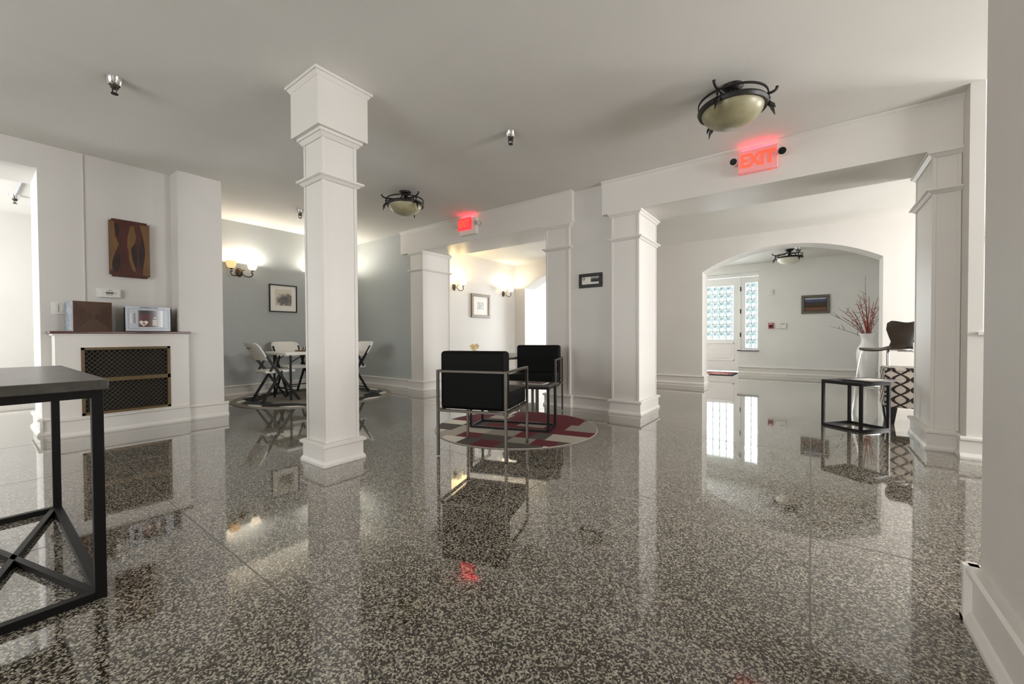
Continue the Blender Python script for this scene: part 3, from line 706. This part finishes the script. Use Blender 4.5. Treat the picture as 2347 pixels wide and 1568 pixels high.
# foyer wall devices
hs = thing('alarm_strobe', 'white strobe device high on the foyer wall beside the sidelight', 'alarm', (-.69, 10.25, 1.757))
box('body', 'device_white', -.055, .045, -.03, 0, -.058, .058, hs, .006); box('strobe_lens', 'white_plastic', -.03, .03, -.045, -.03, -.03, .012, hs, .006); box('horn_slot', 'grey_metal', -.025, .03, -.0315, -.03, .022, .028, hs)
fp = thing('fire_alarm_pull', 'small red fire alarm pull station on the foyer wall', 'fire alarm', (-.69, 10.25, 1.042))
box('body', 'red_plastic', -.046, .046, -.035, 0, -.06, .06, fp, .004); box('handle', 'paper', -.03, .03, -.045, -.035, .025, .045, fp, .002); box('recess', 'rubber', -.026, .026, -.037, -.035, -.035, .012, fp)
ac = thing('alarm_keypad', 'white alarm control box right of the red pull station', 'control panel', (-.50, 10.25, 1.035))
box('body', 'device_white', -.085, .082, -.028, 0, -.058, .058, ac, .006); box('display_slot', 'rubber', -.02, .055, -.0295, -.028, .036, .046, ac); box('flap_line', 'grey_metal', -.022, -.016, -.0295, -.028, -.03, .012, ac)
MB().tube([(-.055, -.028, -.012), (-.055, -.034, -.012)], .010, 12).build('button', 'white_plastic', ac, True)

# ================================================================== FURNITURE
def armchair(label, loc, rz):
    # local: +y is where the sitter faces; origin at the seat centre on the floor
    t = thing('armchair', label, 'armchair', loc, rz, 'black cushioned steel-frame armchairs')
    w, d = .255, .245; za, zr, th = .600, .330, .018
    for sx in (-1, 1):
        for sy in (-1, 1):
            box('leg', 'steel', sx*w-th/2, sx*w+th/2, sy*d-th/2, sy*d+th/2, 0, za+.006, t, .002)
    for sx in (-1, 1): box('armrest', 'steel', sx*w-th/2, sx*w+th/2, -d+th/2, d-th/2, za-.012, za+.006, t, .002)
    box('back_rail', 'steel', -w+th/2, w-th/2, -d-th/2, -d+th/2, za-.012, za+.006, t, .002)
    b = MB()
    b.box(-w+th/2, w-th/2, -d-th/2, -d+th/2, zr-.018, zr); b.box(-w+th/2, w-th/2, d-th/2, d+th/2, zr-.018, zr)
    for sx in (-1, 1): b.box(sx*w-th/2, sx*w+th/2, -d+th/2, d-th/2, zr-.018, zr)
    b.build('seat_rail', 'steel', t, bevel=.002)
    box('seat_cushion', 'black_leather', -w+.012, w-.012, -d+.125, d+.012, zr, zr+.115, t, .022, 4)
    box('back_cushion', 'black_leather', -w+.012, w-.012, -d+.012, -d+.125, zr, .738, t, .024, 4)
    return t
def face(dx, dy): return math.atan2(-dx, dy)      # rotation that turns local +y to (dx, dy)
a1 = armchair('black cushioned armchair with steel frame seen from behind beside the round rug', (-1.95, 2.28, .0068), face(-.15, .47))
dup(a1, (-2.40, 3.66, .0068), face(.12, -.30), 'black cushioned armchair with steel frame facing the camera beyond the low table')

def frame_table(name, label, loc, rz, w, d, h, th, top_m, over, tt, brace=False, cat='table', group=None):
    t = thing(name, label, cat, loc, rz, group)
    for sx in (-1, 1):
        for sy in (-1, 1):
            x, y = sx*(w-th/2), sy*(d-th/2); box('leg', 'black_metal', x-th/2, x+th/2, y-th/2, y+th/2, 0, h-tt, t, .0015)
    for z0, nm in ((.0, 'floor_rail'), (h-tt-th*.9, 'top_rail')):
        for s in (-1, 1):
            box(nm, 'black_metal', -w+th, w-th, s*(d-th/2)-th/2, s*(d-th/2)+th/2, z0, z0+th*.9, t)
            box(nm, 'black_metal', s*(w-th/2)-th/2, s*(w-th/2)+th/2, -d+th, d-th, z0, z0+th*.9, t)
    if brace:
        for s in (-1, 1): MB().bar((-w+th, s*(-d+th), th*.45), (w-th, s*(d-th), th*.45), th*.7, th*.7).build('cross_brace', 'black_metal', t)
    box('table_top', top_m, -w-over, w+over, -d-over, d+over, h-tt, h, t, .0025)
    return t
# low table between the armchairs
lt = frame_table('coffee_table', 'low rectangular black-frame table standing on the round red rug', (-2.222, 3.005, .0068), math.atan2(.242, .71), .375, .152, .408, .02, 'table_top', .0, .016)
cb = thing('magazine', 'open white magazine at the left end of the low table', 'magazine', (-2.42, 2.93, .4145), math.atan2(.242, .71)+.2)
b = MB()
for s in (-1, 1):
    pts = [(0, .004), (s*.03, .012), (s*.08, .011), (s*.125, .006), (s*.125, .0), (0, 0)]
    b.prism(pts, 1, -.085, .085)
b.build('pages', 'paper', cb)
b = MB(); b.box(-.128, .128, -.088, .088, -.0005, .001); b.build('cover', 'white_plastic', cb)
bk = thing('magazine', 'dark-covered magazine lying at the right end of the low table', 'magazine', (-2.02, 3.08, .414), math.atan2(.242, .71)-.15)
box('pages', 'paper', -.10, .10, -.07, .07, .001, .007, bk); box('cover', 'stone_grey', -.102, .102, -.072, .072, .007, .009, bk); box('cover_band', 'rug_red', -.06, .05, -.05, .02, .009, .0093, bk)
# side table with tray by the pillar
st = frame_table('side_table', 'small black-frame side table left of the right pillar', (.324, 4.80, 0), math.atan2(.28, .22), .176, .172, .43, .022, 'black_wood', .0, .012)
tr = thing('serving_tray', 'thin grey tray lying across the black side table', 'tray', (.40, 4.80, .4305), math.atan2(.28, .22))
b = MB(); b.box(-.12, .21, -.13, .12, 0, .006); b.box(-.15, .23, -.15, .14, .006, .012); b.build('tray_body', 'stone_grey', tr, bevel=.003); box('paper_sheet', 'paper', -.10, .12, -.10, .06, .012, .0135, tr)
# big near table on the left edge
frame_table('console_table', 'dark-topped table with black steel frame at the left edge of the picture', (-2.418, .085, 0), 0, .564, .172, .714, .028, 'table_top', .012, .032, True)

# round patchwork rug
def clip(poly, c, r):
    n = 64; out = poly
    for i in range(n):
        a = 2*math.pi*i/n; nx, ny = math.cos(a), math.sin(a); o = []
        for j in range(len(out)):
            p, q = out[j-1], out[j]
            dp = (p[0]-c[0])*nx+(p[1]-c[1])*ny-r; dq = (q[0]-c[0])*nx+(q[1]-c[1])*ny-r
            if dp <= 0:
                if dq > 0: t = dp/(dp-dq); o.append((p[0]+t*(q[0]-p[0]), p[1]+t*(q[1]-p[1])))
                else: o.append(q)
            elif dq <= 0:
                t = dp/(dp-dq); o.append((p[0]+t*(q[0]-p[0]), p[1]+t*(q[1]-p[1]))); o.append(q)
        out = o
        if len(out) < 3: return None
    return out
RGL = ['rug_red', 'rug_cream', 'rug_grey', 'rug_brown', 'rug_beige']
rg = thing('round_rug', 'round patchwork rug in red, cream and grey under the low table', 'rug', (-2.20, 3.02, 0), R(12))
MB().lathe([(0, 0), (.742, 0), (.745, .003), (.742, .006), (0, .006)], 64).build('rug_base', 'rug_beige', rg)
pb = MB(); rnd = random.Random(5)
rows = [-.75]
while rows[-1] < .75: rows.append(rows[-1]+rnd.choice((.13, .17, .22)))
for j in range(len(rows)-1):
    x = -.75-rnd.uniform(0, .15); k = rnd.randrange(5)
    while x < .75:
        wd_ = rnd.choice((.14, .2, .27, .34)); k = rnd.choice([q for q in (0, 0, 0, 1, 2, 3, 3, 4) if q != k])
        cx_, cy_ = x+wd_/2, (rows[j]+rows[j+1])/2
        if cx_ > -.2 and cy_ > -.10 and rnd.random() < .7: k = 0
        elif cy_ < -.10 and k == 0 and rnd.random() < .7: k = rnd.choice((1, 2, 3, 4))
        P = clip([(x, rows[j]), (x+wd_, rows[j]), (x+wd_, rows[j+1]), (x, rows[j+1])], (0, 0), .735)
        if P and len(P) >= 3: pb.add([(p[0], p[1], .0065) for p in P], [tuple(range(len(P)))], k)
        x += wd_
pb.build('patchwork_pile', RGL, rg)
# oval rug in alcove
r2 = thing('round_rug', 'round charcoal rug with black and white leaf shapes under the folding table', 'rug', (-5.68, 2.95, 0))
MB().lathe([(0, 0), (1.02, 0), (1.022, .003), (1.02, .006), (0, .006)], 64).build('rug_base', 'rug_grey', r2)
lb = MB()
def leaf(cx, cy, ln, wd_, ang, mi, z):
    n = 10; P = [(ln*(i/n-.5), wd_/2*math.sin(math.pi*i/n)) for i in range(n+1)]+[(ln*(.5-i/n), -wd_/2*math.sin(math.pi*i/n)) for i in range(1, n)]
    c_, s_ = math.cos(ang), math.sin(ang); Q = [(cx+x*c_-y*s_, cy+x*s_+y*c_) for x, y in P]
    lb.add([(x, y, z) for x, y in Q], [tuple(range(len(Q)))], mi)
for k in range(11):
    a = 2*math.pi*k/11+.15; rr = .78
    leaf(rr*math.cos(a), rr*math.sin(a), .62, .26, a+math.pi/2+.25, 2 if k % 3 == 2 else 0, .0063+.0001*(k % 2))
    leaf(.90*math.cos(a+.22), .90*math.sin(a+.22), .34, .10, a+.22+math.pi/2-.15, 1, .0067)
lb.build('leaf_pattern', ['rug_black', 'rug_white', 'rug_charcoal'], r2)

# folding table and chairs
ft_ = thing('folding_table', 'white folding table with black legs in the alcove', 'table', (-5.78, 2.93, .0069))
box('table_top', 'white_plastic', -.33, .33, -.50, .50, .600, .640, ft_, .012, 3)
for sy in (-1, 1):
    for sx in (-1, 1): MB().tube([(sx*.24, sy*.40, 0), (sx*.24, sy*.40, .60)], .0135, 10).build('leg', 'black_metal', ft_, True)
    b = MB(); b.tube([(-.24, sy*.40, .10), (.24, sy*.40, .10)], .008)
    b.tube(bez([(.24, sy*.40, .50), (.24, sy*.30, .56), (.24, sy*.24, .60)], 6), .006); b.tube(bez([(-.24, sy*.40, .50), (-.24, sy*.30, .56), (-.24, sy*.24, .60)], 6), .006)
    b.tube([(.24, sy*.40, .53), (.10, sy*.34, .595)], .006); b.build('leg_brace', 'black_metal', ft_, True)
def folding_chair(label, loc, rz):
    t = thing('folding_chair', label, 'chair', loc, rz, 'white folding chairs at the alcove table')
    w = .185
    for s in (-1, 1):
        # long leg: front foot up to the back rest
        MB().bar((s*w, .235, 0), (s*w, -.235, .70), .022, .030, upv=(0, 1, 0)).build('long_leg', 'black_metal', t)
        MB().bar((s*(w-.026), -.215, 0), (s*(w-.026), .03, .40), .020, .028, upv=(0, 1, 0)).build('short_leg', 'black_metal', t)
        MB().bar((s*(w-.006), -.12, .40), (s*(w-.006), -.03, .565), .02, .022, upv=(0, 1, 0)).build('hinge_strut', 'black_metal', t)
    b = MB(); b.bar((-w, .14, .14), (w, .14, .14), .014, .014); b.bar((-w+.026, -.17, .075), (w-.026, -.17, .075), .014, .014); b.build('crossbar', 'black_metal', t)
    box('seat', 'white_plastic', -w-.01+.03, w+.01-.03, -.17, .20, .375, .415, t, .014, 3)
    bk = MB(); n = 12; rows_ = [(.545, -.148, .95), (.60, -.178, 1), (.66, -.212, 1.05), (.72, -.250, 1.03), (.755, -.275, .93), (.770, -.290, .72)]
    for side in (0, 1):
        pass
    vs = []
    for z, y, k in rows_:
        for i in range(n+1):
            u = i/n*2-1; vs.append((u*(w+.012)*k, y-.035*(1-u*u)+.01, z))
    m_ = len(vs); vs2 = [(x, y-.022, z) for x, y, z in vs]; rn = len(rows_); F_ = []
    for j in range(rn-1):
        for i in range(n):
            a = j*(n+1)+i; F_.append((a, a+1, a+n+2, a+n+1)); F_.append((m_+a, m_+a+n+1, m_+a+n+2, m_+a+1))
    per = list(range(n+1))+[j*(n+1)+n for j in range(1, rn)]+[(rn-1)*(n+1)+i for i in range(n-1, -1, -1)]+[j*(n+1) for j in range(rn-2, 0, -1)]
    for q in range(len(per)): a, c_ = per[q], per[(q+1) % len(per)]; F_.append((a, c_, m_+c_, m_+a))
    bk.add(vs+vs2, F_); bk.build('backrest', 'white_plastic', t, True)
    MB().box(-.04, .04, -.305, -.296, .695, .704).build('handle_slot', 'rubber', t)
    return t
c1 = folding_chair('white folding chair seen from behind at the left end of the alcove table', (-5.72, 2.40, .0069), 0)
dup(c1, (-6.27, 2.90, .0069), R(-90), 'white folding chair behind the alcove table facing the room')
dup(c1, (-5.62, 3.43, .0069), R(180), 'white folding chair partly hidden right of the column')
gm = thing('chess_set', 'small board game with upright pieces on the folding table', 'board game', (-5.72, 2.83, .646))
box('board', 'art_tan', -.11, .11, -.11, .11, 0, .016, gm, .002)
for i in range(6):
    for s in (-1, 1):
        MB().lathe([(0, 0), (.010, 0), (.010, .006), (.005, .016), (.007, .034), (.004, .05), (0, .054)], 10, (s*.075, -.085+.034*i, .016)).build('game_piece', 'art_dark' if s > 0 else 'paper', gm, True)

# ottoman / patterned seat, stool, vase
ot = thing('patterned_ottoman', 'oatmeal ottoman with dark trellis print and black tapered legs by the right pillar', 'ottoman', (.785, 5.32, 0))
box('upholstered_body', 'trellis_fabric', -.225, .225, -.18, .16, .16, .50, ot, .012, 3)
box('seat_cushion', 'trellis_fabric', -.227, .227, -.182, .162, .495, .535, ot, .016, 3)
for sx in (-1, 1):
    for sy in (-1, 1):
        v = []; 
        for z, h_ in ((0, .022), (.165, .042)):
            c_ = (sx*(.225-.05), sy*.12-.01)
            v += [(c_[0]-h_, c_[1]-h_, z), (c_[0]+h_, c_[1]-h_, z), (c_[0]+h_, c_[1]+h_, z), (c_[0]-h_, c_[1]+h_, z)]
        MB().add(v, [(3, 2, 1, 0), (4, 5, 6, 7)]+[(i, (i+1) % 4, 4+(i+1) % 4, 4+i) for i in range(4)]).build('leg', 'black_wood', ot)

sl = thing('bar_stool', 'dark brown moulded bar stool on thin chrome legs behind the patterned ottoman', 'stool', (.66, 5.84, 0), R(130))
# local -x ... seat faces local +y
def shell():
    b = MB(); path = [(.20, .676), (.17, .690), (.08, .688), (-.02, .684), (-.10, .688), (-.145, .71), (-.170, .76), (-.185, .83), (-.20, .90), (-.215, .96), (-.222, .985)]
    wid = [.13, .165, .19, .19, .165, .125, .115, .145, .185, .19, .15]; n = 12; vs = []
    for (y, z), w in zip(path, wid):
        for i in range(n+1):
            u = i/n*2-1; cv = .02*u*u
            k = max(0, min(1, (z-.70)/.1)); vs.append((u*w, y+cv*k*1.5, z+cv*(1-k)*.6+(.012*math.cos(u*3.1)*-1 if z > .95 else 0)))
    m_ = len(vs); v2 = [(x, y-.006, z-.010) for x, y, z in vs]; F_ = []
    rn = len(path)
    for j in range(rn-1):
        for i in range(n):
            a = j*(n+1)+i; F_.append((a, a+1, a+n+2, a+n+1)); F_.append((m_+a, m_+a+n+1, m_+a+n+2, m_+a+1))
    per = list(range(n+1))+[j*(n+1)+n for j in range(1, rn)]+[(rn-1)*(n+1)+i for i in range(n-1, -1, -1)]+[j*(n+1) for j in range(rn-2, 0, -1)]
    for q in range(len(per)): a, c_ = per[q], per[(q+1) % len(per)]; F_.append((a, c_, m_+c_, m_+a))
    b.add(vs+v2, F_); return b
shell().build('seat_shell', 'brown_shell', sl, True)
for sx in (-1, 1):
    for sy in (-1, 1):
        pts = [(sx*.05, sy*.05, .672), (sx*.13, sy*.13, .672), (sx*.145, sy*.145, .665), (sx*.152, sy*.152, .64), (sx*.185, sy*.185, .3), (sx*.205, sy*.205, 0)]
        MB().tube(pts, .0085, 10).build('leg', 'chrome', sl, True)
b = MB()
for k in range(4): a0, a1_ = R(45+90*k), R(135+90*k); rr = .186*1.414; b.tube([(rr*math.cos(a0), rr*math.sin(a0), .27), (rr*math.cos(a1_), rr*math.sin(a1_), .27)], .006)
b.build('foot_rest', 'chrome', sl, True)

va = thing('floor_vase', 'tall white ceramic floor vase under the arch', 'vase', (.775, 9.2, 0))
prof = [(0, 0), (.085, 0), (.09, .02), (.10, .12), (.128, .30), (.146, .46), (.146, .54), (.125, .62), (.092, .68), (.078, .74), (.086, .80), (.112, .85), (.118, .862), (.104, .862), (.076, .80), (.066, .74), (.0, .70)]
MB().lathe(prof, 40).build('vase_body', 'white_ceramic', va, True)
br = random.Random(11)
def twig(tip, m, mid=None, forks=4):
    t = thing('dry_branch', '', 'branch', (.775, 9.2, .70))
    p0 = (br.uniform(-.04, .04), br.uniform(-.04, .04), .0)
    mid = mid or (tip[0]*.35+br.uniform(-.03, .03), tip[1]*.4, tip[2]*.6)
    pts = [p0]+list(bez([(p0[0], p0[1], .06), mid, tip], 9)); rs = [(.0095 if m == 'branch_red' else .0065)*(1-.75*i/len(pts)) for i in range(len(pts))]
    MB().tube(pts, rs, 6).build('stem', m, t, True)
    for k in range(forks):
        a = Vector(pts[br.randrange(4, 9)]); d = Vector((br.uniform(-.12, .10), br.uniform(-.05, .05), br.uniform(.02, .14)))
        MB().tube([a, a+d*.5+Vector((0, 0, .01)), a+d], [.0045, .0035, .0015], 5).build('twig', m, t, True)
    return t
tips = [((-.52, 0, .30), 'branch_grey', 'lowest grey branch drooping left over the vase rim'), ((-.50, .04, .52), 'branch_grey', 'long grey branch reaching far left from the vase'),
        ((-.40, -.05, .62), 'branch_grey', 'forked grey branch leaning left above the vase'), ((-.03, 0, 1.16), 'branch_grey', 'tallest grey branch rising straight from the vase'),
        ((-.28, .05, .62), 'branch_red', 'reddish branch leaning left out of the vase'), ((-.20, .0, .58), 'branch_red', 'short reddish branch left of the vase centre'),
        ((-.10, .03, .78), 'branch_red', 'upright red branch left of the tallest grey one'), ((-.06, -.05, .84), 'branch_red', 'thick red branch in the middle of the vase'),
        ((.02, .0, .80), 'branch_red', 'thin red branch right of the vase centre'), ((.14, .04, .78), 'branch_red', 'dark red branch leaning right in the vase'),
        ((-.15, -.04, .70), 'branch_red', 'red branch crossing behind the leaning reddish ones'), ((-.01, .05, .66), 'branch_red', 'short thick red branch near the vase centre'),
        ((.08, -.02, .70), 'branch_red', 'straight red branch just right of centre in the vase'), ((-.34, .02, .46), 'branch_red', 'low reddish branch bending left over the rim'),
        ((.18, -.03, .66), 'branch_red', 'curved red branch on the right side of the vase'), ((.24, .0, .56), 'branch_grey', 'grey branch leaning right towards the arch jamb')]
for tip, m_, lb_ in tips:
    o = twig(tip, m_); o['label'] = lb_; o['group'] = 'branches in the floor vase'

# low bench and orchid in the middle room
bn = thing('low_table', 'low dark stone-topped table behind the black armchairs', 'table', (-4.25, 5.75, 0), R(36.6-90))
box('table_top', 'stone_grey', -.80, .80, -.45, .45, .475, .515, bn, .006)
for sx in (-1, 1):
    for sy in (-1, 1): box('leg', 'black_wood', sx*.72-.025, sx*.72+.025, sy*.38-.025, sy*.38+.025, 0, .475, bn)
orx = thing('potted_orchid', 'pale yellow orchid blooms showing above the near armchair back', 'plant', (-4.83, 5.38, .515))
MB().lathe([(0, 0), (.035, 0), (.045, .06), (.048, .065), (.040, .065), (.036, .02), (0, .018)], 20).build('pot', 'white_ceramic', orx, True)
MB().tube(bez([(0, 0, .02), (.0, 0, .10), (.03, 0, .13)], 6), .003, 6).tube(bez([(0, 0, .02), (-.01, 0, .09), (-.05, 0, .13)], 6), .003, 6).build('stem', 'stem_green', orx, True)
for cx_, cy_, cz_ in ((.045, 0, .15), (-.055, .01, .145), (.0, -.02, .125)):
    fl_ = MB()
    for k in range(5):
        a = 2*math.pi*k/5+.3; ca, sa = math.cos(a), math.sin(a); ln, wd_ = .048, .022
        q = [(0, 0), (ln*.5, wd_), (ln, wd_*.7), (ln*1.08, 0), (ln, -wd_*.7), (ln*.5, -wd_)]
        # petals open towards the camera side
        vs = []
        for th_ in (0, -.004):
            for u, w in q:
                X, Z = u*ca-w*sa, u*sa+w*ca; Yv = -.015*(u/ln)+th_; vs.append((cx_+X*.8-Yv*.6, cy_+X*.6+Yv*.8, cz_+Z))
        fl_.add(vs, [tuple(range(6)), tuple(range(6, 12))]+[(i, (i+1) % 6, 6+(i+1) % 6, 6+i) for i in range(6)])
    fl_.build('flower', 'petal', orx, True)
for k in range(3):
    a = k*2.1; MB().add([(0, 0, .06), (.03*math.cos(a+.4), .03*math.sin(a+.4), .075), (.08*math.cos(a), .08*math.sin(a), .07), (.03*math.cos(a-.4), .03*math.sin(a-.4), .075)], [(0, 1, 2, 3)]).build('leaf', 'stem_green', orx)
